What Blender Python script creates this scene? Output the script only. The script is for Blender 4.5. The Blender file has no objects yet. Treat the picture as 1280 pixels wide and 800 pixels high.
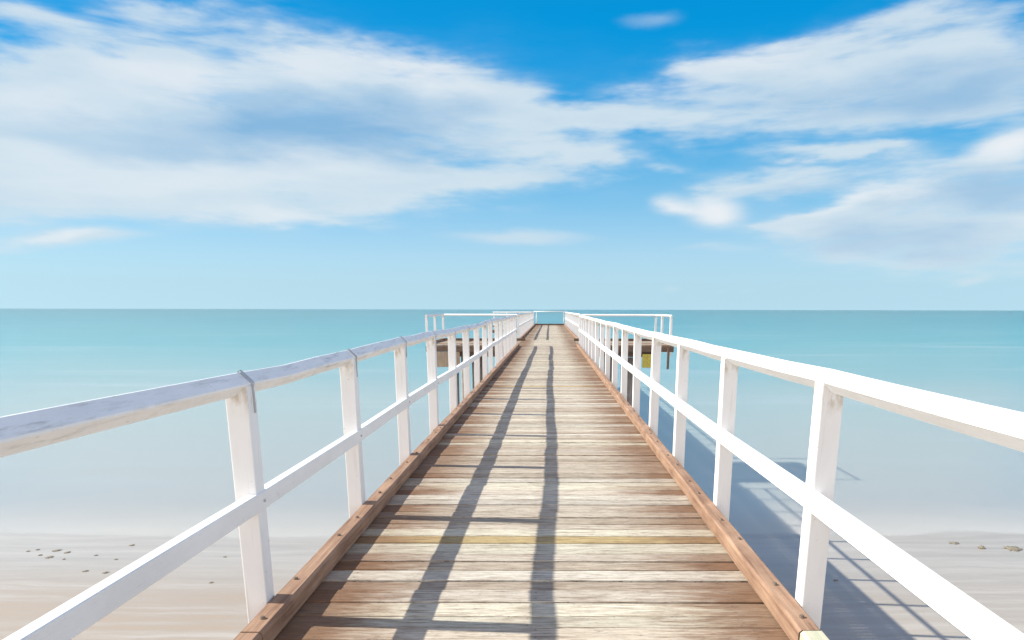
import bpy, bmesh, math, random
from mathutils import Vector, Matrix, noise as mnoise

random.seed(7)
S = bpy.context.scene
COL = S.collection
R = math.radians

# ---------------------------------------------------------------- camera data
F_PX, W_PX, H_PX = 850.0, 1280.0, 800.0
PITCH = R(13.0)
VPX, HOR = 687.0, 386.85
CY = HOR + F_PX * math.tan(PITCH)
EYE = 1.4
SAND_Z, SEA_Z = -5.5, -5.56
EXPO = 0.86
SKY = 0.1


def ray(px, py):
    x, y = (px - VPX) / F_PX, (CY - py) / F_PX
    return Vector((x, math.cos(PITCH) + y * math.sin(PITCH), -math.sin(PITCH) + y * math.cos(PITCH)))


def on_ground(px, py, z):
    d = ray(px, py)
    t = (z - EYE) / d.z
    return Vector((d.x * t, d.y * t, z))


def azel(px, py):
    d = ray(px, py).normalized()
    return math.atan2(d.x, d.y), math.asin(d.z)


# ---------------------------------------------------------------- node helpers
def new_mat(name):
    m = bpy.data.materials.new(name)
    m.use_nodes = True
    nt = m.node_tree
    nt.nodes.clear()
    out = nt.nodes.new('ShaderNodeOutputMaterial')
    b = nt.nodes.new('ShaderNodeBsdfPrincipled')
    nt.links.new(b.outputs[0], out.inputs[0])
    return m, nt, b, out


class NT:
    def __init__(self, nt):
        self.nt = nt

    def n(self, t, **k):
        o = self.nt.nodes.new(t)
        for a, v in k.items():
            setattr(o, a, v)
        return o

    def l(self, a, b):
        self.nt.links.new(a, b)

    def setin(self, sock, v):
        if hasattr(v, 'links') or isinstance(v, bpy.types.NodeSocket):
            self.l(v, sock)
        else:
            sock.default_value = v

    def math(self, op, a, b=0.0, c=0.0, clamp=False):
        o = self.n('ShaderNodeMath', operation=op, use_clamp=clamp)
        for i, v in enumerate((a, b, c)):
            self.setin(o.inputs[i], v)
        return o.outputs[0]

    def vmath(self, op, a, b=(0, 0, 0)):
        o = self.n('ShaderNodeVectorMath', operation=op)
        self.setin(o.inputs[0], a)
        self.setin(o.inputs[1], b)
        return o.outputs['Value'] if op in ('LENGTH', 'DOT_PRODUCT') else o.outputs[0]

    def mapping(self, v, loc=(0, 0, 0), rot=(0, 0, 0), scale=(1, 1, 1), t='POINT'):
        o = self.n('ShaderNodeMapping', vector_type=t)
        self.l(v, o.inputs[0])
        o.inputs['Location'].default_value = loc
        o.inputs['Rotation'].default_value = rot
        o.inputs['Scale'].default_value = scale
        return o.outputs[0]

    def noise(self, v, scale=5.0, detail=4.0, rough=0.5, dist=0.0, color=False):
        o = self.n('ShaderNodeTexNoise')
        self.l(v, o.inputs['Vector'])
        o.inputs['Scale'].default_value = scale
        o.inputs['Detail'].default_value = detail
        o.inputs['Roughness'].default_value = rough
        o.inputs['Distortion'].default_value = dist
        return o.outputs['Color' if color else 'Fac']

    def ramp(self, f, stops, interp='LINEAR'):
        o = self.n('ShaderNodeValToRGB')
        self.setin(o.inputs[0], f)
        cr = o.color_ramp
        cr.interpolation = interp
        while len(cr.elements) < len(stops):
            cr.elements.new(0.5)
        for e, (p, c) in zip(cr.elements, stops):
            e.position = p
            e.color = (*c, 1) if len(c) == 3 else c
        return o.outputs[0]

    def mix(self, f, a, b, mode='MIX'):
        o = self.n('ShaderNodeMix', data_type='RGBA', blend_type=mode)
        self.setin(o.inputs[0], f)
        for s, v in ((o.inputs[6], a), (o.inputs[7], b)):
            if isinstance(v, tuple):
                v = (*v, 1) if len(v) == 3 else v
            self.setin(s, v)
        return o.outputs[2]

    def range(self, v, a, b, c=0.0, d=1.0, smooth=False):
        o = self.n('ShaderNodeMapRange')
        if smooth:
            o.interpolation_type = 'SMOOTHSTEP'
        self.setin(o.inputs[0], v)
        for i, x in enumerate((a, b, c, d)):
            self.setin(o.inputs[i + 1], x)
        return o.outputs[0]

    def sep(self, v):
        o = self.n('ShaderNodeSeparateXYZ')
        self.l(v, o.inputs[0])
        return o.outputs

    def comb(self, x, y, z=0.0):
        o = self.n('ShaderNodeCombineXYZ')
        for i, v in enumerate((x, y, z)):
            self.setin(o.inputs[i], v)
        return o.outputs[0]

    def bump(self, h, strength=0.3, dist=0.01):
        o = self.n('ShaderNodeBump')
        o.inputs['Strength'].default_value = strength
        o.inputs['Distance'].default_value = dist
        self.l(h, o.inputs['Height'])
        return o.outputs[0]


def srgb(r, g, b):
    f = lambda c: (c / 255 / 12.92) if c <= 10 else ((c / 255 + 0.055) / 1.055) ** 2.4
    return (f(r), f(g), f(b))


def pos(T):
    return T.n('ShaderNodeNewGeometry').outputs['Position']


# ---------------------------------------------------------------- materials
def mat_paint(name, worn):
    m, nt, b, out = new_mat(name)
    T = NT(nt)
    p = pos(T)
    big = T.noise(T.mapping(p, scale=(3, 1.2, 3)), 2.0, 5, 0.6)
    col = T.ramp(big, [(0.3, (0.80, 0.795, 0.785)), (0.6, (0.87, 0.865, 0.86))])
    grime = T.noise(T.mapping(p, scale=(9, 2.5, 2.0)), 3.0, 6, 0.65)
    col = T.mix(T.range(grime, 0.60, 0.80, 0, 0.5), col, (0.52, 0.43, 0.30))
    fl = T.noise(T.mapping(p, scale=(22, 5, 22)), 3.0, 5, 0.7)
    col = T.mix(T.range(fl, 0.70 - 0.05 * worn, 0.74 - 0.05 * worn, 0, 0.75), col, (0.33, 0.28, 0.23))
    if worn:
        sc = T.noise(T.mapping(p, scale=(14, 1.6, 14)), 2.4, 6, 0.72)
        col = T.mix(T.range(sc, 0.60, 0.78, 0, 0.30), col, (0.52, 0.52, 0.52))
        pt = T.n('ShaderNodeNewGeometry').outputs['Pointiness']
        ed = T.math('MULTIPLY', T.range(pt, 0.53, 0.60), T.range(sc, 0.52, 0.66))
        col = T.mix(T.math('MULTIPLY', ed, 0.6), col, (0.30, 0.28, 0.26))
    # hairline cracks that follow the grain
    cr = T.noise(T.mapping(p, scale=(60, 2.2, 60)), 2.0, 3, 0.5)
    col = T.mix(T.range(T.math('ABSOLUTE', T.math('SUBTRACT', cr, 0.5)), 0.004, 0.0, 0, 0.35), col, (0.3, 0.27, 0.25))
    T.l(col, b.inputs['Base Color'])
    b.inputs['Roughness'].default_value = 0.55
    b.inputs['Specular IOR Level'].default_value = 0.35
    T.l(T.bump(T.math('ADD', fl, T.math('MULTIPLY', cr, 0.6)), 0.25, 0.004), b.inputs['Normal'])
    return m


def mat_post():
    m, nt, b, out = new_mat('painted_post')
    T = NT(nt)
    p = pos(T)
    big = T.noise(T.mapping(p, scale=(4, 4, 0.8)), 2.0, 5, 0.6)
    col = T.ramp(big, [(0.3, (0.80, 0.795, 0.785)), (0.6, (0.87, 0.865, 0.86))])
    z = T.sep(p)[2]
    # brown stain that has run out of the joint under the handrail
    st = T.noise(T.mapping(p, scale=(30, 30, 10)), 1.0, 4, 0.6)
    near_top = T.range(z, 0.93, 1.06, 0, 1, True)
    mask = T.math('MULTIPLY', near_top, T.range(st, 0.45, 0.65, 0, 0.75))
    col = T.mix(mask, col, (0.46, 0.36, 0.22))
    dr = T.noise(T.mapping(p, scale=(40, 40, 1.6)), 1.0, 4, 0.6)
    col = T.mix(T.range(dr, 0.60, 0.78, 0, 0.4), col, (0.5, 0.42, 0.33))
    sp = T.noise(p, 55.0, 2, 0.5)
    col = T.mix(T.range(sp, 0.74, 0.78, 0, 0.7), col, (0.25, 0.2, 0.16))
    T.l(col, b.inputs['Base Color'])
    b.inputs['Roughness'].default_value = 0.55
    b.inputs['Specular IOR Level'].default_value = 0.35
    gr = T.noise(T.mapping(p, scale=(70, 70, 2)), 1.0, 3, 0.5)
    T.l(T.bump(gr, 0.15, 0.003), b.inputs['Normal'])
    return m


def mat_deck():
    m, nt, b, out = new_mat('weathered_planks')
    T = NT(nt)
    p = pos(T)
    at = T.n('ShaderNodeAttribute', attribute_name='tone')
    base = at.outputs['Color']
    px, py, pz = T.sep(p)
    off = T.sep(T.n('ShaderNodeAttribute', attribute_name='seed').outputs['Vector'])[0]
    q = T.comb(T.math('MULTIPLY_ADD', px, 1.0, T.math('MULTIPLY', off, 37.0)), py, T.math('MULTIPLY', off, 11.0))
    # long grain across the walkway
    g1 = T.noise(T.mapping(q, scale=(1.6, 42, 1)), 2.2, 6, 0.65, 0.4)
    g2 = T.noise(T.mapping(q, scale=(5.0, 150, 1)), 2.0, 4, 0.6)
    patch = T.noise(T.mapping(q, scale=(1.5, 7, 1)), 1.6, 5, 0.65)
    col = T.mix(T.range(g1, 0.46, 0.66, 0, 0.75), base, T.mix(1.0, base, (0.36, 0.27, 0.22), 'MULTIPLY'))
    col = T.mix(T.range(g2, 0.50, 0.66, 0, 0.6), col, T.mix(1.0, col, (0.42, 0.33, 0.28), 'MULTIPLY'))
    bare = T.math('MULTIPLY', T.range(patch, 0.52, 0.68, 0, 0.5), T.sep(T.n('ShaderNodeAttribute', attribute_name='seed').outputs['Vector'])[1])
    col = T.mix(bare, col, T.mix(g2, (0.27, 0.19, 0.14), (0.38, 0.30, 0.24)))
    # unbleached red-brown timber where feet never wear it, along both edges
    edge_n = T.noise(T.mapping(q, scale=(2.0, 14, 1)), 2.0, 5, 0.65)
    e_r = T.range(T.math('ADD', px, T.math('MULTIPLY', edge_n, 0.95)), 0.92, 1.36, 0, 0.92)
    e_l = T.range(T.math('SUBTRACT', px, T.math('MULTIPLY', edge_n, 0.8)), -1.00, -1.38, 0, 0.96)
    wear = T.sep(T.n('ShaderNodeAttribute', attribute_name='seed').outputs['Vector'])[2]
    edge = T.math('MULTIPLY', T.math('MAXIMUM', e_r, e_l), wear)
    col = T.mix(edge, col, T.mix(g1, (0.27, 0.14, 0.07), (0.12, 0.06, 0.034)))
    bl = T.noise(T.mapping(q, scale=(5, 16, 1)), 1.5, 5, 0.7)
    col = T.mix(T.range(bl, 0.52, 0.70, 0, 0.5), col, T.mix(1.0, col, (0.45, 0.36, 0.30), 'MULTIPLY'))
    ck = T.noise(T.mapping(q, scale=(2.2, 60, 1)), 2.6, 2, 0.4, 0.6)
    crack = T.range(T.math('ABSOLUTE', T.math('SUBTRACT', ck, 0.5)), 0.010, 0.0, 0, 0.85)
    col = T.mix(crack, col, (0.10, 0.075, 0.06))
    # two nail heads per board over each bearer
    bx = T.sep(T.n('ShaderNodeAttribute', attribute_name='board').outputs['Vector'])
    mid = T.math('MULTIPLY', T.math('ADD', bx[0], bx[1]), 0.5)
    ddy = T.math('SUBTRACT', T.math('ABSOLUTE', T.math('SUBTRACT', py, mid)), 0.034)
    jx = T.math('MULTIPLY', T.math('SUBTRACT', off, 0.5), 0.05)
    nail = 0.0
    for xs in (-1.05, -0.08, 0.9):
        ddx = T.math('SUBTRACT', T.math('SUBTRACT', px, xs), jx)
        d2 = T.vmath('LENGTH', T.comb(ddx, ddy))
        nail = T.math('ADD', T.range(d2, 0.0075, 0.0045), nail)
        rust = T.vmath('LENGTH', T.comb(T.math('MULTIPLY', ddx, 0.28), ddy))
        col = T.mix(T.range(rust, 0.022, 0.0, 0, 0.35), col, (0.20, 0.12, 0.08))
    col = T.mix(T.math('MULTIPLY', nail, 0.45), col, (0.09, 0.07, 0.06))
    T.l(col, b.inputs['Base Color'])
    b.inputs['Roughness'].default_value = 0.8
    b.inputs['Specular IOR Level'].default_value = 0.2
    h = T.math('ADD', T.math('ADD', g1, T.math('MULTIPLY', g2, 0.6)), T.math('MULTIPLY', crack, -1.2))
    T.l(T.bump(h, 0.5, 0.004), b.inputs['Normal'])
    return m


def mat_wood(name, lite, dark, scale=(30, 1.5, 30), bump=0.4):
    m, nt, b, out = new_mat(name)
    T = NT(nt)
    p = pos(T)
    g = T.noise(T.mapping(p, scale=scale), 1.5, 6, 0.65, 0.3)
    pt = T.noise(p, 3.5, 5, 0.6)
    f = T.math('ADD', T.math('MULTIPLY', g, 0.65), T.math('MULTIPLY', pt, 0.35))
    col = T.ramp(f, [(0.36, dark), (0.62, lite)])
    T.l(col, b.inputs['Base Color'])
    b.inputs['Roughness'].default_value = 0.75
    b.inputs['Specular IOR Level'].default_value = 0.25
    T.l(T.bump(g, bump, 0.006), b.inputs['Normal'])
    return m


def mat_plain(name, c, rough=0.5, metal=0.0, var=0.15):
    m, nt, b, out = new_mat(name)
    T = NT(nt)
    p = pos(T)
    n = T.noise(p, 14.0, 5, 0.6)
    d = tuple(x * (1 - 2 * var) for x in c)
    T.l(T.ramp(n, [(0.35, d), (0.65, c)]), b.inputs['Base Color'])
    b.inputs['Roughness'].default_value = rough
    b.inputs['Metallic'].default_value = metal
    return m


def mat_sand():
    m, nt, b, out = new_mat('beach_sand')
    T = NT(nt)
    p = pos(T)
    px, py, pz = T.sep(p)
    w = T.noise(T.mapping(p, scale=(0.12, 0.5, 1)), 1.0, 4, 0.5)
    q = T.comb(px, T.math('MULTIPLY_ADD', w, 1.6, py), 0.0)
    bands = T.noise(T.mapping(q, scale=(0.10, 2.2, 1)), 1.0, 6, 0.6)
    fine = T.noise(T.mapping(q, scale=(0.5, 7.0, 1)), 1.2, 5, 0.6)
    f = T.math('ADD', T.math('MULTIPLY', bands, 0.7), T.math('MULTIPLY', fine, 0.3))
    grey = T.ramp(f, [(0.35, (0.35, 0.31, 0.262)), (0.62, (0.47, 0.43, 0.375))])
    tan = T.ramp(f, [(0.35, (0.41, 0.295, 0.19)), (0.5, (0.39, 0.315, 0.24)), (0.66, (0.46, 0.41, 0.35))])
    # dry tan sand higher up the beach, firm pale grey sand by the water
    dry = T.range(T.math('SUBTRACT', py, T.math('MULTIPLY', bands, 4.0)), 16.8, 13.2, 0, 1, True)
    side = T.range(px, 4.0, 9.0, 1.0, 0.35)
    col = T.mix(T.math('MULTIPLY', dry, side), grey, tan)
    sp = T.noise(p, 9.0, 5, 0.75)
    col = T.mix(T.range(sp, 0.60, 0.72, 0, 0.35), col, (0.30, 0.26, 0.22))
    sh = T.noise(T.mapping(p, scale=(1.0, 1.6, 1)), 3.2, 4, 0.7)
    col = T.mix(T.range(sh, 0.66, 0.74, 0, 0.4), col, (0.28, 0.25, 0.21))
    wet = T.range(T.math('SUBTRACT', py, T.math('MULTIPLY', w, 1.2)), 18.8, 20.6, 0, 0.35, True)
    col = T.mix(wet, col, (0.40, 0.37, 0.325))
    T.l(col, b.inputs['Base Color'])
    b.inputs['Roughness'].default_value = 0.85
    b.inputs['Specular IOR Level'].default_value = 0.1
    sg = T.n('ShaderNodeBsdfGlossy')
    sg.inputs['Roughness'].default_value = 0.42
    sm = T.n('ShaderNodeMixShader')
    T.l(T.range(T.math('SUBTRACT', py, T.math('MULTIPLY', bands, 5.0)), 7.0, 17.0, 0.10, 0.26, True), sm.inputs[0])
    T.l(b.outputs[0], sm.inputs[1])
    T.l(sg.outputs[0], sm.inputs[2])
    T.l(sm.outputs[0], out.inputs[0])
    grain = T.noise(p, 40.0, 4, 0.6)
    T.l(T.bump(T.math('ADD', fine, T.math('MULTIPLY', grain, 0.3)), 0.35, 0.03), b.inputs['Normal'])
    return m


def mat_sea():
    m, nt, b, out = new_mat('sea_water')
    T = NT(nt)
    p = pos(T)
    px, py, pz = T.sep(p)
    w = T.noise(T.mapping(p, scale=(0.006, 0.03, 1)), 1.0, 5, 0.55)
    w2 = T.noise(T.mapping(p, scale=(0.10, 0.3, 1)), 1.0, 4, 0.5)
    lg = T.math('LOGARITHM', T.math('MAXIMUM', py, 5.0), 10.0)
    lg = T.math('ADD', lg, T.math('MULTIPLY', T.math('SUBTRACT', w, 0.5), T.range(py, 20, 60, 0.02, 0.32)))
    lg = T.math('ADD', lg, T.math('MULTIPLY', T.math('SUBTRACT', w2, 0.5), 0.03))
    f = T.range(lg, 1.3, 3.5)
    # colour by depth: milky sand-laden shallows out to teal deep water
    lgp = lambda d: (math.log10(d) - 1.3) / 2.2
    col = T.ramp(f, [
        (lgp(20.3), (0.40, 0.37, 0.325)),
        (lgp(21.6), (0.35, 0.325, 0.285)),
        (lgp(24), (0.29, 0.275, 0.235)),
        (lgp(30), (0.26, 0.27, 0.232)),
        (lgp(48), (0.19, 0.25, 0.228)),
        (lgp(80), (0.095, 0.205, 0.205)),
        (lgp(140), (0.035, 0.165, 0.178)),
        (lgp(400), (0.012, 0.115, 0.135)),
        (lgp(1800), (0.012, 0.09, 0.105))])
    st = T.noise(T.mapping(p, scale=(0.02, 0.22, 1)), 1.0, 5, 0.6)
    col = T.mix(T.range(st, 0.54, 0.80, 0, 0.5), col, (0.30, 0.33, 0.33))
    b.inputs['Roughness'].default_value = 0.9
    b.inputs['Specular IOR Level'].default_value = 0.0
    # murky water: light spreads sideways in it, so shadows on it are soft
    b.inputs['Subsurface Weight'].default_value = 1.0
    b.inputs['Subsurface Radius'].default_value = (1.0, 1.0, 1.0)
    b.inputs['Subsurface Scale'].default_value = 2.0
    T.l(col, b.inputs['Base Color'])
    gl = T.n('ShaderNodeBsdfGlossy')
    gl.inputs['Roughness'].default_value = 0.32
    gl.inputs['Color'].default_value = (1.0, 0.985, 0.95, 1)
    rp = T.noise(T.mapping(p, scale=(0.8, 2.0, 1)), 1.0, 4, 0.6)
    T.l(T.bump(rp, 0.15, 0.1), gl.inputs['Normal'])
    mx = T.n('ShaderNodeMixShader')
    T.l(b.outputs[0], mx.inputs[1])
    T.l(gl.outputs[0], mx.inputs[2])
    T.l(T.range(T.math('MULTIPLY_ADD', w, -3.0, py), 18.6, 24.0, 0.2, 0.42, True), mx.inputs[0])
    T.l(mx.outputs[0], out.inputs[0])
    return m


M_POST = mat_post()
M_RAIL = mat_paint('painted_rail', 0.0)
M_WORN = mat_paint('worn_painted_rail', 0.9)
M_DECK = mat_deck()
M_KERB = mat_wood('oiled_kerb_timber', (0.42, 0.265, 0.175), (0.2, 0.11, 0.07))
M_KERBNEW = mat_wood('pale_treated_timber', (0.60, 0.56, 0.43), (0.46, 0.46, 0.33))
M_BEAM = mat_wood('dark_beam_timber', (0.20, 0.135, 0.10), (0.10, 0.068, 0.05), (2, 20, 20))
M_PANEL = mat_wood('brown_panel_timber', (0.46, 0.35, 0.25), (0.28, 0.2, 0.14), (20, 20, 1.5))
M_YELLOW = mat_plain('yellow_panel_paint', (0.58, 0.47, 0.07), 0.5)
M_PILE = mat_wood('grey_pile_timber', (0.30, 0.27, 0.25), (0.15, 0.13, 0.12), (20, 20, 1.0))
M_STEEL = mat_plain('galvanised_steel', (0.50, 0.52, 0.55), 0.5, 0.2)
M_BOLT = mat_plain('rusty_bolt', (0.26, 0.19, 0.14), 0.6, 0.4)
M_WEED = mat_plain('dried_seaweed', (0.27, 0.235, 0.175), 0.9)


# ---------------------------------------------------------------- mesh helpers
def link(name, me, mat, parent=None, loc=(0, 0, 0), rot=(0, 0, 0)):
    o = bpy.data.objects.new(name, me)
    COL.objects.link(o)
    if mat and not me.materials:
        me.materials.append(mat)
    o.location = loc
    o.rotation_euler = rot
    if parent:
        o.parent = parent
    return o


def bm_mesh(bm, name, smooth=False):
    bmesh.ops.recalc_face_normals(bm, faces=bm.faces)
    me = bpy.data.meshes.new(name)
    bm.to_mesh(me)
    bm.free()
    if smooth:
        for f in me.polygons:
            f.use_smooth = True
    return me


def add_box(bm, x0, x1, y0, y1, z0, z1, bev=0.0):
    r = bmesh.ops.create_cube(bm, size=1.0)
    vs = r['verts']
    for v in vs:
        v.co = Vector(((x0 + x1) / 2 + v.co.x * (x1 - x0), (y0 + y1) / 2 + v.co.y * (y1 - y0), (z0 + z1) / 2 + v.co.z * (z1 - z0)))
    if bev:
        es = list({e for v in vs for e in v.link_edges})
        bmesh.ops.bevel(bm, geom=es, offset=bev, segments=2, profile=0.6, affect='EDGES')


def box_mesh(name, x0, x1, y0, y1, z0, z1, bev=0.0):
    bm = bmesh.new()
    add_box(bm, x0, x1, y0, y1, z0, z1, bev)
    return bm_mesh(bm, name)


def sweep(name, path, section, smooth=False):
    """closed prism: section points (u across, w up) swept along a path of points."""
    bm = bmesh.new()
    rings = []
    n = len(path)
    for i, p in enumerate(path):
        t = (path[min(i + 1, n - 1)] - path[max(i - 1, 0)])
        t.z *= 0.0
        t.normalize()
        side = Vector((t.y, -t.x, 0))
        rings.append([bm.verts.new(p + side * u + Vector((0, 0, w))) for u, w in section])
    k = len(section)
    for a, b2 in zip(rings, rings[1:]):
        for j in range(k):
            bm.faces.new((a[j], a[(j + 1) % k], b2[(j + 1) % k], b2[j]))
    bm.faces.new(list(reversed(rings[0])))
    bm.faces.new(rings[-1])
    return bm_mesh(bm, name, smooth)


def chamfer_rect(w, h, c):
    a, b = w / 2, h / 2
    return [(-a + c, -b), (a - c, -b), (a, -b + c), (a, b - c), (a - c, b), (-a + c, b), (-a, b - c), (-a, -b + c)]


def diamond(r, c):
    # square timber turned on its corner, arrises eased
    return [(-c, r - c), (-r + c, c), (-r + c, -c), (-c, -r + c), (c, -r + c), (r - c, -c), (r - c, c), (c, r - c)]


def empty(name, loc=(0, 0, 0)):
    o = bpy.data.objects.new(name, None)
    COL.objects.link(o)
    o.location = loc
    o.empty_display_size = 0.3
    return o


def tag(o, label, cat, group=None):
    o['label'] = label
    o['category'] = cat
    if group:
        o['group'] = group


# ---------------------------------------------------------------- dimensions
DL, DR = -1.187, 1.04            # inner faces of the two kerbs
KW, KH = 0.10, 0.10
PW = 0.095
XL, XR = DL - KW - PW / 2 - 0.002, DR + KW + PW / 2 + 0.002
RAIL_R = 0.052
Y0, BAY, NB = 2.915, 1.6, 15     # first post in view, spacing, bays to the platform
Y_END = Y0 + NB * BAY            # 26.9
Y_BACK = Y0 - 5 * BAY            # walkway carries on behind the camera
PF, PB = 27.9, 31.7              # platform front and back
ARM = 4.95
FAR_END = 63.0
FXL, FXR = -1.50, 1.42


def rail_z(y):
    return 1.10 + max(0.0, min(1.0, (y - 6) / 21.0)) * 0.05


# ---------------------------------------------------------------- the pier
pier = empty('pier', (0, 0, 0))
tag(pier, 'long weathered plank pier with brown kerbs running straight out over the sea', 'pier')

TONES = {
    'mauve': [(0.57, 0.495, 0.395), (0.52, 0.445, 0.35), (0.60, 0.525, 0.425), (0.47, 0.39, 0.305)],
    'pale': [(0.65, 0.585, 0.475), (0.62, 0.55, 0.455), (0.67, 0.615, 0.49)],
    'cream': [(0.66, 0.615, 0.49), (0.64, 0.59, 0.50)],
    'yellow': [(0.56, 0.43, 0.22)],
}


def plank_layout():
    near = [397, 383, 366, 350.5, 338.6, 325.5, 314.6, 305, 291.8, 283, 274, 267.7, 260, 253, 244]
    ys = [1253.6 / d - 0.323 for d in near]
    kinds = ['pale', 'pale', 'pale', 'mauve', 'cream', 'mauve', 'pale', 'cream', 'yellow', 'cream', 'mauve', 'mauve', 'mauve', 'mauve']
    rows = list(zip(ys, ys[1:], kinds))
    y = ys[0]
    while y > Y_BACK - 1:
        w = random.uniform(0.12, 0.15)
        rows.insert(0, (y - w, y, random.choice(['mauve', 'pale', 'mauve'])))
        y -= w
    y = ys[-1]
    rows.append((y, y + 0.125, 'cream'))
    y += 0.125
    while y < FAR_END:
        w = random.uniform(0.12, 0.155)
        k = random.choices(['mauve', 'pale', 'cream', 'yellow'], [0.46, 0.36, 0.16, 0.02])[0]
        rows.append((y, y + w, k))
        y += w
    return rows


def planks(name, rows, xa, xb, z_top=0.0, parent=None):
    bm = bmesh.new()
    tone = bm.verts.layers.float_vector.new('tone')
    seed = bm.verts.layers.float_vector.new('seed')
    loc = bm.verts.layers.float_vector.new('board')
    for (a, b2, k) in rows:
        gap = random.choice([0.006, 0.008, 0.010, 0.012, 0.018])
        n0 = len(bm.verts)
        dz = random.uniform(-0.005, 0.003)
        x0, x1 = xa + random.uniform(-0.006, 0.006), xb + random.uniform(-0.006, 0.006)
        sub = bmesh.new()
        add_box(sub, x0, x1, a + gap / 2, b2 - gap / 2, z_top - 0.05 + dz, z_top + dz, 0.006)
        mp = {}
        c = random.choice(TONES[k])
        j = random.uniform(0.86, 1.08)
        s3 = Vector((random.random(), random.choice([0.15, 0.5, 1.0]) * (0.25 if k in ('cream', 'yellow') else 1.0),
                     random.uniform(0.7, 1.0) * (0.4 if k == 'cream' else 1.0)))
        ra = random.uniform(-0.0022, 0.0022)
        for v in sub.verts:
            nv = bm.verts.new((v.co.x, v.co.y + v.co.x * ra, v.co.z))
            nv[tone] = Vector(c) * j
            nv[seed] = s3
            nv[loc] = Vector((a, b2, 0))
            mp[v] = nv
        for f in sub.faces:
            bm.faces.new([mp[v] for v in f.verts])
        sub.free()
    me = bm_mesh(bm, name)
    return link(name, me, M_DECK, parent)


rows = plank_layout()
near_rows = [r for r in rows if r[0] < PB]
far_rows = [r for r in rows if r[0] >= PB]
planks('walkway_deck', near_rows, DL - KW - 0.003, DR + KW + 0.003, 0.0, pier)
planks('outer_walkway_deck', far_rows, FXL + PW / 2 + 0.004, FXR - PW / 2 - 0.004, 0.0, pier)


def plat_rows(a, b2):
    y, out = a, []
    while y < b2 - 0.02:
        w = min(random.uniform(0.12, 0.15), b2 - y)
        out.append((y, y + w, random.choices(['mauve', 'pale', 'cream'], [0.2, 0.4, 0.4])[0]))
        y += w
    return out


planks('platform_deck', plat_rows(PF, PB), -ARM, DL - KW - 0.012, 0.0, pier)
planks('platform_deck', plat_rows(PF, PB), DR + KW + 0.012, ARM, 0.0, pier)
planks('head_deck', plat_rows(FAR_END - 4, FAR_END), -ARM - 0.1, FXL + PW / 2 - 0.01, 0.0, pier)


# kerbs ------------------------------------------------------------
def kerb_piece(x, ya, yb, mat, parent, z=0.002, w=KW, h=KH):
    n = max(2, int((yb - ya) / 0.4) + 1)
    path = [Vector((x + random.uniform(-0.003, 0.003), ya + (yb - ya) * i / (n - 1), z + h / 2 + random.uniform(-0.003, 0.003))) for i in range(n)]
    return sweep('kerb', path, chamfer_rect(w, h, 0.012))


def make_kerb(x, ya, yb, mat=None, bolts=True, side=1):
    me = kerb_piece(x, ya, yb, mat, pier)
    k = link('kerb', me, mat or M_KERB, pier)
    if bolts and ya < 12:
        y = ya + 0.12
        alt = 0
        while y < min(yb - 0.05, 12):
            if y > 1.8:
                bm = bmesh.new()
                bmesh.ops.create_cone(bm, cap_ends=True, segments=10, radius1=0.013, radius2=0.009, depth=0.014)
                b_me = bm_mesh(bm, 'bolt')
                bo = link('bolt', b_me, M_BOLT, k, (x + random.uniform(-0.014, 0.014), y, 0.002 + KH + 0.004), (random.uniform(-.1, .1), random.uniform(-.1, .1), 0))
            y += (0.40, 0.62)[alt % 2] + random.uniform(-0.05, 0.05)
            alt += 1
    return k


def kerb_run(x, cuts, first_new=False):
    for i, (a, b2) in enumerate(zip(cuts, cuts[1:])):
        make_kerb(x, a + 0.005, b2 - 0.005, M_KERBNEW if (first_new and i == 0) else None, bolts=not (first_new and i == 0))


kerb_run(DL - KW / 2, [Y_BACK - 0.6, -1.5, 2.58, 7.4, 12.2, 17.0, 21.8, Y_END + 0.02])
kerb_run(DR + KW / 2, [Y_BACK - 0.6, -1.5], False)
kerb_run(DR + KW / 2, [-1.5, 2.60], True)
kerb_run(DR + KW / 2, [2.60, 7.3, 12.1, 16.9, 21.7, Y_END + 0.02])
kerb_run(FXL + PW / 2 + KW / 2 + 0.01, [PB + 0.10, 42.5, 52.7, FAR_END - 0.13])
kerb_run(FXR - PW / 2 - KW / 2 - 0.01, [PB + 0.10, 42.5, 52.7, FAR_END - 0.13])


def cross_kerb(xa, xb, y, h=0.11):
    me = box_mesh('kerb', xa, xb, y - 0.05, y + 0.05, 0.003, h, 0.01)
    link('kerb', me, M_BEAM, pier)


cross_kerb(-ARM, -1.12, PB - 0.06)
cross_kerb(1.10, ARM, PB - 0.06)
cross_kerb(FXL + 0.06, FXR - 0.06, FAR_END - 0.07, 0.14)
for sx in (-1, 1):
    me = box_mesh('kerb', sx * (ARM - 0.05) - 0.05, sx * (ARM - 0.05) + 0.05, PF + 0.05, PB - 0.12, 0.003, 0.11, 0.01)
    link('kerb', me, M_KERB, pier)


# structure under the deck ----------------------------------------
def beam(name, x0, x1, y0, y1, z0, z1, mat=M_BEAM, bev=0.01):
    return link(name, box_mesh(name, x0, x1, y0, y1, z0, z1, bev), mat, pier)


def pile(x, y, top, r=0.15):
    bm = bmesh.new()
    bmesh.ops.create_cone(bm, cap_ends=True, segments=18, radius1=r * 1.1, radius2=r, depth=top + 8.0)
    for v in bm.verts:
        v.co.z += (top - 8.0) / 2
    o = link('pile', bm_mesh(bm, 'pile', True), M_PILE, pier, (x, y, 0), (R(random.uniform(-.5, .5)), R(random.uniform(-.5, .5)), 0))
    return o


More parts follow.
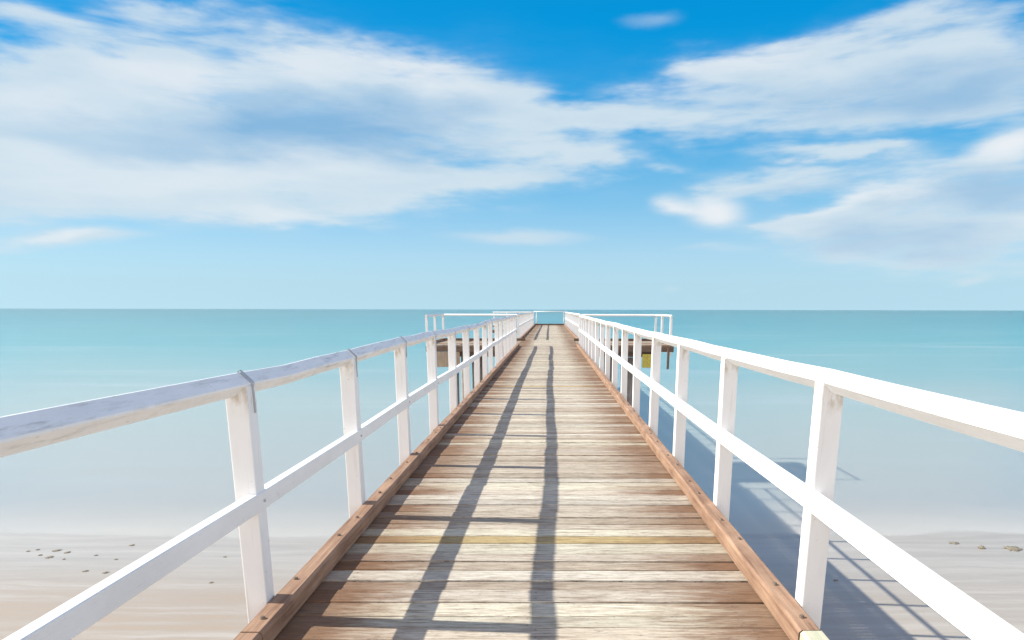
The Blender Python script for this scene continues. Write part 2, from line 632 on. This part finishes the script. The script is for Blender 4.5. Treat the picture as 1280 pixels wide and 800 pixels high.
for x in (-1.05, -0.08, 0.9):
    beam('stringer', x - 0.075, x + 0.075, Y_BACK - 0.8, PB, -0.30, -0.056, M_BEAM)
    beam('stringer', x - 0.075, x + 0.075, PB + 0.02, FAR_END - 0.1, -0.30, -0.056, M_BEAM)
for y in [Y0 - 4.8, Y0, Y0 + 4.8, Y0 + 9.6, Y0 + 14.4, Y0 + 19.2, 38, 44.5, 51, 57.5]:
    beam('crosshead', -1.36, 1.22, y - 0.11, y + 0.11, -0.56, -0.303)
    pile(-0.95, y, -0.53)
    pile(0.82, y, -0.53)
# platform: front fascia, cross beams, piles, low boarding
beam('fascia', -ARM - 0.02, ARM + 0.02, PF - 0.07, PF - 0.006, -0.27, -0.056, M_BEAM)
beam('fascia', -ARM - 0.02, ARM + 0.02, PB + 0.01, PB + 0.07, -0.27, -0.056, M_BEAM)
for sx in (-1, 1):
    beam('fascia', sx * (ARM + 0.03) - 0.03, sx * (ARM + 0.03) + 0.03, PF - 0.06, PB + 0.06, -0.28, -0.05, M_BEAM)
for y in (PF + 0.5, PB - 0.5):
    beam('crosshead', -4.2, 4.2, y - 0.12, y + 0.12, -0.50, -0.28)
    for x in (-3.9, -3.1, 2.6, 3.35):
        pile(x, y, -0.53, 0.13)
beam('fender', 4.74, 4.83, PF - 0.16, PF - 0.075, -0.95, -0.10, M_BEAM)


def boards(name, x0, x1, y, z0, z1, mat, vertical=True):
    bm = bmesh.new()
    n = max(2, round((x1 - x0) / 0.19))
    for i in range(n):
        a = x0 + (x1 - x0) * i / n
        b2 = x0 + (x1 - x0) * (i + 1) / n
        add_box(bm, a + 0.004, b2 - 0.004, y - 0.02 + random.uniform(-.004, .004), y + 0.02, z0 + random.uniform(-.015, .015), z1, 0.004)
    return link(name, bm_mesh(bm, name), mat, pier)


boards('boarding_panel', -4.90, -3.65, PF - 0.03, -0.88, -0.28, M_PANEL)
yp = boards('boarding_panel', 3.75, 4.50, PF - 0.03, -0.90, -0.36, M_YELLOW)
yp['label'] = 'yellow painted boarding under the right arm of the platform'
for y in (FAR_END - 3.6, FAR_END - 0.4):
    beam('crosshead', -5.0, 1.4, y - 0.12, y + 0.12, -0.56, -0.31)
    for x in (-4.6, -2.6, -0.9, 0.85):
        pile(x, y, -0.53)

# ---------------------------------------------------------------- railings
POST_ME = {}


def post_mesh(top):
    key = round(top, 3)
    if key not in POST_ME:
        POST_ME[key] = box_mesh('post', -PW / 2, PW / 2, -PW / 2, PW / 2, -0.52, top, 0.006)
    return POST_ME[key]


def railing(name, label, pts, group=None, worn=False, straps=False, piece=3, jitter=0.008, mid_side=1, mid=True, thin=False, skip=(), leans=0.4, base=(0, 0, 0)):
    """pts: post positions in order. mid_side: +1 if the mid rail is let into the post's +X (or -Y) face."""
    root = empty(name, base)
    tag(root, label, 'railing', group)
    inv = Vector(base)
    n = len(pts)
    offs = [Vector((random.uniform(-jitter, jitter), 0, random.uniform(-jitter, jitter) * 0.9)) for _ in range(n)]
    mat = M_WORN if worn else M_RAIL
    for i, (x, y) in enumerate(pts):
        if i in skip:
            continue
        zt = rail_z(y) + offs[i].z - 0.006
        link('post', post_mesh(1.10 if not thin else 1.15), M_POST, root, Vector((x + offs[i].x, y, zt - (1.10 if not thin else 1.15))) - inv,
             (R(random.uniform(-leans, leans)), R(random.uniform(-leans, leans)), R(random.uniform(-1, 1))))
    ax = (Vector((*pts[-1], 0)) - Vector((*pts[0], 0))).normalized()
    sec = diamond(RAIL_R, 0.004)
    along_y = abs(ax.y) > abs(ax.x)
    cut = list(range(0, n - 1, piece))
    if cut and cut[-1] != n - 1:
        cut.append(n - 1)
    for a, b2 in zip(cut, cut[1:]):
        path, mpath = [], []
        jo = Vector((random.uniform(-0.004, 0.004), 0, random.uniform(-0.003, 0.003)))
        for i in range(a, b2 + 1):
            p = Vector((pts[i][0], pts[i][1], rail_z(pts[i][1]))) + offs[i] + jo - inv
            ov = 0.0
            if i == a:
                ov = -0.10 if a == 0 else 0.002
            if i == b2:
                ov = 0.10 if b2 == n - 1 else -0.002
            if i > a:
                q = Vector((pts[i - 1][0], pts[i - 1][1], rail_z(pts[i - 1][1]))) + offs[i - 1] + jo - inv
                for t in (0.33, 0.66):
                    path.append(q.lerp(p, t) + Vector((random.uniform(-1, 1) * jitter * 0.7, 0, random.uniform(-1, 0.6) * jitter * 0.8)))
            path.append(p + ax * ov)
        link('top_rail', sweep('top_rail', path, sec), mat, root)
        if mid:
            jm = random.uniform(-0.006, 0.006)
            d = Vector((mid_side * (PW / 2 - 0.015), 0, 0)) if along_y else Vector((0, -mid_side * (PW / 2 - 0.015), 0))
            mp = []
            for i in range(a, b2 + 1):
                ov = 0.0
                if i == a:
                    ov = -0.05 if a == 0 else 0.0015
                if i == b2:
                    ov = 0.05 if b2 == n - 1 else -0.0015
                mp.append(Vector((pts[i][0] + offs[i].x, pts[i][1], 0.58 + (rail_z(pts[i][1]) - 1.10) + offs[i].z * 0.7 + jm)) + d + ax * ov - inv)
            link('mid_rail', sweep('mid_rail', mp, chamfer_rect(0.05, 0.082, 0.004)), M_RAIL, root)
    if mid:
        for i, (x, y) in enumerate(pts):
            if straps and 0 < y < 9:
                bm = bmesh.new()
                bmesh.ops.create_cone(bm, cap_ends=True, segments=8, radius1=0.008, radius2=0.006, depth=0.009)
                link('bolt', bm_mesh(bm, 'bolt'), M_STEEL, root, Vector((x + offs[i].x + mid_side * (PW / 2 + 0.0125), y + random.uniform(-.01, .01), 0.575 + offs[i].z * 0.7)) - inv, (0, R(90), random.uniform(-.1, .1)))
    if straps:
        r = RAIL_R + 0.0015
        pr = [(-r * 0.75, r * 0.25), (0, r), (r, 0), (r * 0.96, -0.012), (PW / 2 + 0.0015, -0.02), (PW / 2 + 0.0015, -0.13)]
        for i, (x, y) in enumerate(pts):
            bm = bmesh.new()
            th = 0.003
            inner = [bm.verts.new((u, s, w)) for s in (-0.007, 0.007) for u, w in pr]
            k = len(pr)
            cx = [(u + (th if u > -0.03 else -th * 0), w + th * (1 if w > -0.01 else 0)) for u, w in pr]
            outer = [bm.verts.new((u, s, w)) for s in (-0.007, 0.007) for u, w in cx]
            for j in range(k - 1):
                bm.faces.new((outer[j], outer[j + 1], outer[k + j + 1], outer[k + j]))
                bm.faces.new((inner[j], inner[k + j], inner[k + j + 1], inner[j + 1]))
                bm.faces.new((inner[j], inner[j + 1], outer[j + 1], outer[j]))
                bm.faces.new((inner[k + j], outer[k + j], outer[k + j + 1], inner[k + j + 1]))
            for j in (0, k - 1):
                bm.faces.new((inner[j], outer[j], outer[k + j], inner[k + j]))
            p = Vector((x, y + 0.02, rail_z(y))) + offs[i] - inv
            link('strap', bm_mesh(bm, 'strap'), M_STEEL, root, p)
    return root


G = 'white railings along the pier'
near_y = [Y0 + i * BAY for i in range(-5, NB + 1)]
railing('railing', 'white railing along the left kerb of the walkway, worn top rail held by metal straps', [(XL, y) for y in near_y], G,
        worn=True, straps=True, piece=2, jitter=0.015, mid_side=1, base=(XL, 0, 0))
railing('railing', 'clean bright white sunlit railing along the right kerb of the walkway', [(XR, y) for y in near_y], G,
        piece=4, jitter=0.006, mid_side=-1, base=(XR, 0, 0))
railing('railing', 'short white railing down the outer side of the left platform arm', [(-4.99, y) for y in (28.15, 30.15, 32.45)], G, piece=2, mid=False, base=(-4.99, 28.3, 0))
railing('railing', 'short white railing down the outer side of the right platform arm', [(4.97, y) for y in (28.5, 30.7, 32.6)], G, piece=2, mid=False, base=(4.97, 28.5, 0))
railing('railing', 'white railing across the back of the left platform arm', [(-4.82, 32.45), (-1.64, 32.45)], G, piece=1, mid=False, skip=(0,), base=(-1.64, 32.45, 0))
railing('railing', 'white railing across the back of the right platform arm', [(1.58, 32.6), (4.80, 32.6)], G, piece=1, mid=False, skip=(1,), base=(1.58, 32.6, 0))
far_y = [32.75 + i * 1.6 for i in range(20)]
railing('railing', 'distant white railing on the left of the narrow outer walkway beyond the platform', [(FXL, y) for y in far_y], G, piece=5, base=(FXL, 32, 0))
railing('railing', 'distant white railing on the right of the narrow outer walkway beyond the platform', [(FXR, y) for y in far_y], G, piece=5, mid_side=-1, base=(FXR, 32, 0))
railing('railing', 'white railing reaching left across the far head of the pier', [(-5.05 + 1.17 * i, FAR_END - 0.2) for i in range(4)], G, piece=3, base=(-3.3, FAR_END, 0))

# thin pipe rail that closes the very end
endr = empty('railing', (0, FAR_END - 0.02, 0))
tag(endr, 'thin pale pipe rail closing the far end of the pier against the horizon', 'railing', G)


def pipe(name, a, b2, r, parent):
    bm = bmesh.new()
    d = b2 - a
    bmesh.ops.create_cone(bm, cap_ends=True, segments=10, radius1=r, radius2=r, depth=d.length)
    q = d.to_track_quat('Z', 'Y')
    return link(name, bm_mesh(bm, name, True), M_RAIL, parent, (a + b2) / 2, q.to_euler())


pipe('top_rail', Vector((FXL + 0.05, 0, 1.22)), Vector((FXR - 0.05, 0, 1.22)), 0.035, endr)
pipe('post', Vector((-1.22, 0, -0.05)), Vector((-1.22, 0, 1.19)), 0.04, endr)
pipe('post', Vector((1.25, 0, -0.05)), Vector((1.25, 0, 1.19)), 0.04, endr)

# ---------------------------------------------------------------- beach, sea
def heightfield(name, xs, ys, fz, mat):
    bm = bmesh.new()
    g = [[bm.verts.new((x, y, fz(x, y))) for x in xs] for y in ys]
    for i in range(len(ys) - 1):
        for j in range(len(xs) - 1):
            bm.faces.new((g[i][j], g[i][j + 1], g[i + 1][j + 1], g[i + 1][j]))
    o = link(name, bm_mesh(bm, name, True), mat)
    o['kind'] = 'structure'
    return o


def spread(a, b2, n, big):
    xs = [a + (b2 - a) * i / n for i in range(n + 1)]
    return [-big] + xs + [big]


def sand_z(x, y):
    z = SAND_Z
    if y > 15:
        z -= min((y - 15) * 0.0107, 0.07) + max(0.0, (y - 21.5)) * 0.02
    if y < 15:
        z += min((15 - y) * 0.006, 2.0)
    z += 0.02 * mnoise.noise(Vector((x * 0.15, y * 0.5, 0)))
    return max(z, -14)


heightfield('beach_sand', spread(-60, 60, 120, 4000), [-400, -120, -40, -20, -10] + [-6 + i * 0.5 for i in range(72)] + [34, 40, 60, 120, 400, 26000], sand_z, M_SAND := mat_sand())
heightfield('sea', [-30000, -300, 0, 300, 30000], [19.0, 40, 100, 400, 2000, 28000], lambda x, y: SEA_Z, mat_sea())


# washed-up weed on the sand
def weed(px, py, w, h, label, group=None, seed=0):
    c = on_ground(px, py, SAND_Z)
    c.z = sand_z(c.x, c.y)
    rnd = random.Random(seed)
    bm = bmesh.new()
    bmesh.ops.create_icosphere(bm, subdivisions=3, radius=1.0)
    for v in bm.verts:
        d = 1 + 0.55 * mnoise.noise(v.co * 2.2 + Vector((seed * 3.1, 0, 0))) + 0.3 * mnoise.noise(v.co * 6 + Vector((seed, 0, 0)))
        v.co = Vector((v.co.x * w * 0.5 * d, v.co.y * w * 0.42 * d, max(-0.02, v.co.z) * h * d))
    for _ in range(14):
        a = rnd.uniform(0, 6.28)
        r0, r1 = 0.3 * w, rnd.uniform(0.5, 0.8) * w
        p = Vector((math.cos(a) * r0, math.sin(a) * r0 * 0.8, h * 0.4))
        q = Vector((math.cos(a + .3) * r1, math.sin(a + .3) * r1 * 0.8, 0.01))
        s = Vector((-math.sin(a), math.cos(a), 0)) * 0.018
        m0 = p.lerp(q, 0.5) + Vector((0, 0, h * 0.25))
        vs = [bm.verts.new(x) for x in (p - s, p + s, m0 + s, m0 - s)]
        v2 = [bm.verts.new(x) for x in (q + s * .4, q - s * .4)]
        up = [bm.verts.new(x + Vector((0, 0, .012))) for x in (p, m0)]
        bm.faces.new(vs)
        bm.faces.new((vs[3], vs[2], v2[0], v2[1]))
    o = link('seaweed_clump', bm_mesh(bm, 'seaweed_clump', True), M_WEED, None, c, (0, 0, rnd.uniform(0, 0.6)))
    tag(o, label, 'seaweed', group)
    return o


GW = 'seaweed washed up on the sand'
weed(1193, 676, 0.26, 0.025, 'small thin dark seaweed clump on the right-hand sand, nearest the pier', GW, 1)
weed(1227, 682.5, 0.16, 0.09, 'small upright dark lump of seaweed between two flatter clumps on the right-hand sand', GW, 2)
weed(1266, 683, 0.46, 0.04, 'widest flat greenish seaweed clump, at the right edge of the photo on the sand', GW, 3)
GL = 'scattered small seaweed bits on the left-hand sand'
for i, (x, y, w) in enumerate([(47, 687, .2), (71, 688, .24), (84, 690.5, .22), (50, 694, .2), (62, 696.5, .22), (120, 694, .13), (145, 699, .14),
                               (107, 714, .13), (132, 716, .18), (165, 681, .22), (281, 695.5, .17), (264, 728.5, .12), (35, 689, .12), (80, 699, .12)]):
    weed(x, y, w * (0.45 + 0.5 * ((i * 37) % 10) / 10), 0.022, 'small dark scrap of washed-up seaweed lying on the pale sand left of the pier', GL, 10 + i)
weed(1045, 724, 0.09, 0.03, 'tiny dark scrap of seaweed in the pier shadow on the sand', GW, 40)

# ---------------------------------------------------------------- sky
world = bpy.data.worlds.new('World')
S.world = world
world.use_nodes = True
nt = world.node_tree
nt.nodes.clear()
T = NT(nt)
wout = T.n('ShaderNodeOutputWorld')
bg = T.n('ShaderNodeBackground')
bg.inputs[1].default_value = SKY
T.l(bg.outputs[0], wout.inputs[0])

SUN_V = Vector((-1.205, 0.095, 1.0)).normalized()
SUN_EL = math.asin(SUN_V.z)
SUN_AZ = math.atan2(SUN_V.x, SUN_V.y)

sky = T.n('ShaderNodeTexSky', sky_type='NISHITA')
sky.sun_disc = False
sky.sun_elevation = SUN_EL
sky.sun_rotation = SUN_AZ
co = T.n('ShaderNodeTexCoord').outputs['Generated']
dx, dy, dz = T.sep(T.vmath('NORMALIZE', co))
el = T.math('ARCSINE', dz)
az = T.math('ARCTAN2', dx, dy)
SC = 1.0 / (SKY * 2 ** EXPO)


def lit(r, g, b2):
    return tuple(c * SC for c in srgb(r, g, b2))


# Nishita sky, held off its dull last degree above the sea, graded to a clear tropical blue
up = T.vmath('NORMALIZE', T.comb(dx, dy, T.math('MAXIMUM', dz, 0.035)))
T.l(up, sky.inputs[0])
eld = T.math('MULTIPLY', el, 180 / math.pi)
fe = T.range(eld, 0, 90)
gst = [(387, (187, 225, 243)), (350, (186, 223, 241)), (320, (179, 218, 240)), (295, (163, 210, 238)), (250, (130, 195, 233)),
       (200, (92, 180, 229)), (130, (42, 163, 225)), (60, (12, 154, 222)), (5, (2, 150, 218))]
K = 16.0
stops = []
for yy, c in gst:
    stops.append((max(0.0, math.degrees(azel(687, yy)[1]) / 90), tuple(v / K for v in lit(*c))))
stops += [(35 / 90, tuple(v / K for v in lit(72, 140, 200))), (55 / 90, tuple(v / K for v in lit(112, 130, 180))), (1.0, tuple(v / K for v in lit(120, 118, 166)))]
grad = T.vmath('SCALE', T.ramp(fe, stops))
grad.node.inputs['Scale'].default_value = K
tint = T.ramp(fe, [(0.0, (0.5, 0.72, 1.0)), (8 / 90, (0.36, 0.75, 1.0)), (20 / 90, (0.0, 0.6, 1.0)), (40 / 90, (0.5, 0.75, 1.0)), (1.0, (0.9, 0.9, 1.0))])
nish = T.mix(1.0, sky.outputs[0], tint, 'MULTIPLY')
base = T.mix(0.8, nish, grad)

# cloud field in azimuth / elevation
p0 = T.comb(az, el, 0.0)
wn = T.noise(T.mapping(p0, rot=(0, 0, R(-6)), scale=(3.2, 10.0, 1)), 1.6, 5, 0.55, color=True)
warp = T.vmath('MULTIPLY', T.vmath('SUBTRACT', wn, (0.5, 0.5, 0.5)), (0.26, 0.085, 0.0))
pw = T.vmath('ADD', p0, warp)


def blob_chain(blobs, coord):
    acc = 0.0
    for (cx, cy, rx, ry, rot, amp) in blobs:
        c = azel(cx, cy)
        a = azel(cx + rx * math.cos(R(rot)), cy - rx * math.sin(R(rot)))
        b2 = azel(cx + ry * math.sin(R(rot)), cy - ry * -math.cos(R(rot)) * -1)
        va = Vector((a[0] - c[0], a[1] - c[1]))
        la = va.length
        lb = ry / rx * la
        mp = T.mapping(coord, (c[0], c[1], 0), (0, 0, math.atan2(va.y, va.x)), (la, lb, 1), 'TEXTURE')
        v = T.range(T.vmath('LENGTH', mp), 1.45, 0.1, 0, amp, True)
        acc = T.math('ADD', v, acc)
    return acc


clouds = [
    # left bank
    (90, 190, 260, 85, 4, 1.0), (330, 215, 330, 62, 3, 0.9), (250, 95, 230, 62, -4, 0.85), (470, 105, 190, 45, -12, 0.85),
    (30, 95, 150, 60, 0, 0.7), (590, 215, 160, 26, 6, 0.6), (610, 130, 130, 40, -12, 0.6), (350, 268, 110, 14, -4, 0.4),
    (200, 18, 160, 14, 5, 0.3), (690, 190, 70, 12, -3, 0.4), (430, 160, 180, 45, -5, 0.25), (740, 185, 70, 10, 2, 0.4), (700, 145, 90, 14, 6, 0.45), (720, 215, 70, 9, 0, 0.35),
    # right bank
    (1090, 85, 300, 66, 9, 1.0), (880, 108, 170, 46, 14, 0.8), (1190, 45, 220, 64, 6, 0.6), (770, 152, 130, 18, 8, 0.65), (960, 152, 170, 26, 4, 0.6),
    (1240, 105, 130, 40, 0, 0.5),
    # lower right puffs
    (1060, 188, 100, 11, 3, 0.45), (965, 224, 100, 17, 3, 0.75),
    (1090, 255, 90, 32, 0, 0.55), (1225, 238, 150, 44, -4, 0.85), (1040, 262, 60, 14, 0, 0.4), (1000, 283, 90, 20, 5, 0.6), (1130, 298, 230, 46, 2, 0.8), (1240, 300, 120, 50, 0, 0.5),
    (830, 197, 45, 9, 0, 0.4), (1190, 125, 170, 38, 4, 0.7), (1060, 190, 90, 12, 0, 0.45), (1080, 205, 330, 120, 2, 0.3), (600, 190, 260, 110, 0, 0.2), (300, 160, 430, 130, 2, 0.3), (1150, 290, 200, 60, 0, 0.3), (470, 235, 200, 34, 4, 0.4),
    # strays
    (905, 361, 14, 5, 0, 0.25), (950, 361, 18, 5, 0, 0.25), (1000, 361, 20, 5, 0, 0.25),
    (20, 300, 40, 8, 0, 0.3), 
]
puffs = [(888, 264, 44, 25, 0, 1.1), (838, 254, 26, 15, 0, 0.75), (895, 222, 36, 14, 0, 0.4), (1262, 182, 60, 34, 18, 1.2), (105, 299, 95, 13, 2, 1.0),
         (650, 296, 95, 10, 0, 0.75), (815, 30, 38, 10, 8, 0.45), (893, 312, 60, 8, 0, 0.5), (1210, 346, 28, 8, 12, 0.4), (835, 358, 14, 7, 10, 0.4), (1080, 252, 70, 24, 8, 0.6)]
pw2 = T.vmath('ADD', p0, T.vmath('MULTIPLY', warp, (0.22, 0.5, 0.0)))
dens = blob_chain(clouds, pw)
st1 = T.noise(T.mapping(p0, rot=(0, 0, R(-5)), scale=(3.4, 19.0, 1)), 1.5, 5, 0.6, 0.35)
st2 = T.noise(T.mapping(p0, rot=(0, 0, R(4)), scale=(6, 24.0, 1)), 1.6, 3, 0.5, 0.1)
nz = T.math('ADD', T.math('MULTIPLY', T.math('SUBTRACT', st1, 0.5), 2.3), T.math('MULTIPLY', T.math('SUBTRACT', st2, 0.5), 1.6))
d2 = T.math('MULTIPLY_ADD', nz, T.range(dens, 0.05, 0.6), dens)
d2 = T.math('MULTIPLY_ADD', blob_chain(puffs, pw2), T.range(st2, 0.3, 0.7, 0.85, 1.35), d2)
alpha = T.range(d2, 0.0, 1.35, 0, 0.92, True)
# unseen broken cloud added to the sides, behind and faintly overhead, to lift fill light
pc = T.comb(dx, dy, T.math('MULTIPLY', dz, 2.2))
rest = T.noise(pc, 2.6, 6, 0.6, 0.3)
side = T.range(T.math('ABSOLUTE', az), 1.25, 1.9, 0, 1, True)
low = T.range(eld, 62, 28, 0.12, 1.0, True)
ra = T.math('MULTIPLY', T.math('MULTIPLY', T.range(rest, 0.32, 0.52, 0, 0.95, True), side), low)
# grey-blue undersides and bright tops
greys = [(430, 150, 170, 38, -4, 1.0), (130, 170, 130, 26, 0, 0.35), (1150, 110, 260, 45, 7, 0.75), (1230, 245, 140, 32, 5, 0.6), (1120, 300, 170, 26, 0, 0.5), (300, 175, 130, 30, -6, 0.4), (1000, 230, 60, 10, 0, .3)]
brights = [(200, 95, 110, 26, -4, 0.6), (380, 75, 90, 20, -8, 0.6), (520, 95, 90, 20, -12, 0.7), (250, 215, 260, 26, 2, 0.45), (890, 262, 34, 18, 0, 1.0), (1260, 180, 60, 24, 18, 1.0),
           (1080, 245, 70, 18, 8, 0.7), (810, 110, 60, 16, 12, 0.6), (930, 75, 150, 24, 12, 0.5), (340, 268, 90, 12, -4, 0.5), (40, 130, 80, 30, 0, 0.4), (105, 299, 60, 8, 0, 0.6), (840, 253, 20, 10, 0, .5)]
gsh = T.math('ADD', blob_chain(greys, pw), T.math('MULTIPLY', T.math('SUBTRACT', st2, 0.5), 0.5), clamp=True)
bsh = T.math('ADD', T.math('ADD', blob_chain(brights[:4] + brights[6:10] + brights[10:], pw), blob_chain([(888, 262, 38, 20, 0, 1.0), (1264, 180, 56, 26, 18, 1.0), (838, 253, 22, 11, 0, .5)], pw2)), T.math('MULTIPLY', T.math('SUBTRACT', st1, 0.5), 0.6), clamp=True)
ccol = T.mix(gsh, lit(212, 228, 238), lit(140, 185, 222))
ccol = T.mix(bsh, ccol, lit(240, 243, 246))
final = T.mix(alpha, base, ccol)
final = T.mix(ra, final, tuple(1.6 * c for c in lit(246, 241, 238)))  # added cloud, brightened beyond the visible banks to raise and whiten the fill
below = T.range(dz, -0.002, -0.02)
final = T.mix(below, final, lit(150, 190, 205))
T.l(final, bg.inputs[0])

sun = bpy.data.lights.new('sun', 'SUN')
sun.energy = 3.8
sun.angle = R(0.53)
sun.color = (1.0, 0.97, 0.87)
so = bpy.data.objects.new('sun', sun)
COL.objects.link(so)
so.rotation_euler = (-SUN_V).to_track_quat('-Z', 'Y').to_euler()

# ---------------------------------------------------------------- camera
cam = bpy.data.cameras.new('camera')
cam.sensor_width = 36
cam.lens = F_PX / W_PX * 36
cam.shift_x = (W_PX / 2 - VPX) / W_PX
cam.shift_y = (CY - H_PX / 2) / W_PX
cam.clip_end = 60000
cam.clip_start = 0.05
cob = bpy.data.objects.new('camera', cam)
COL.objects.link(cob)
cob.location = (0, 0, EYE)
m = Matrix.Rotation(R(90) - PITCH, 3, 'X') @ Matrix.Rotation(R(0.11), 3, 'Z')
cob.rotation_euler = m.to_euler()
S.camera = cob

S.render.engine = 'CYCLES'
S.view_settings.view_transform = 'Standard'
S.view_settings.look = 'None'
S.view_settings.gamma = 1
S.view_settings.exposure = EXPO
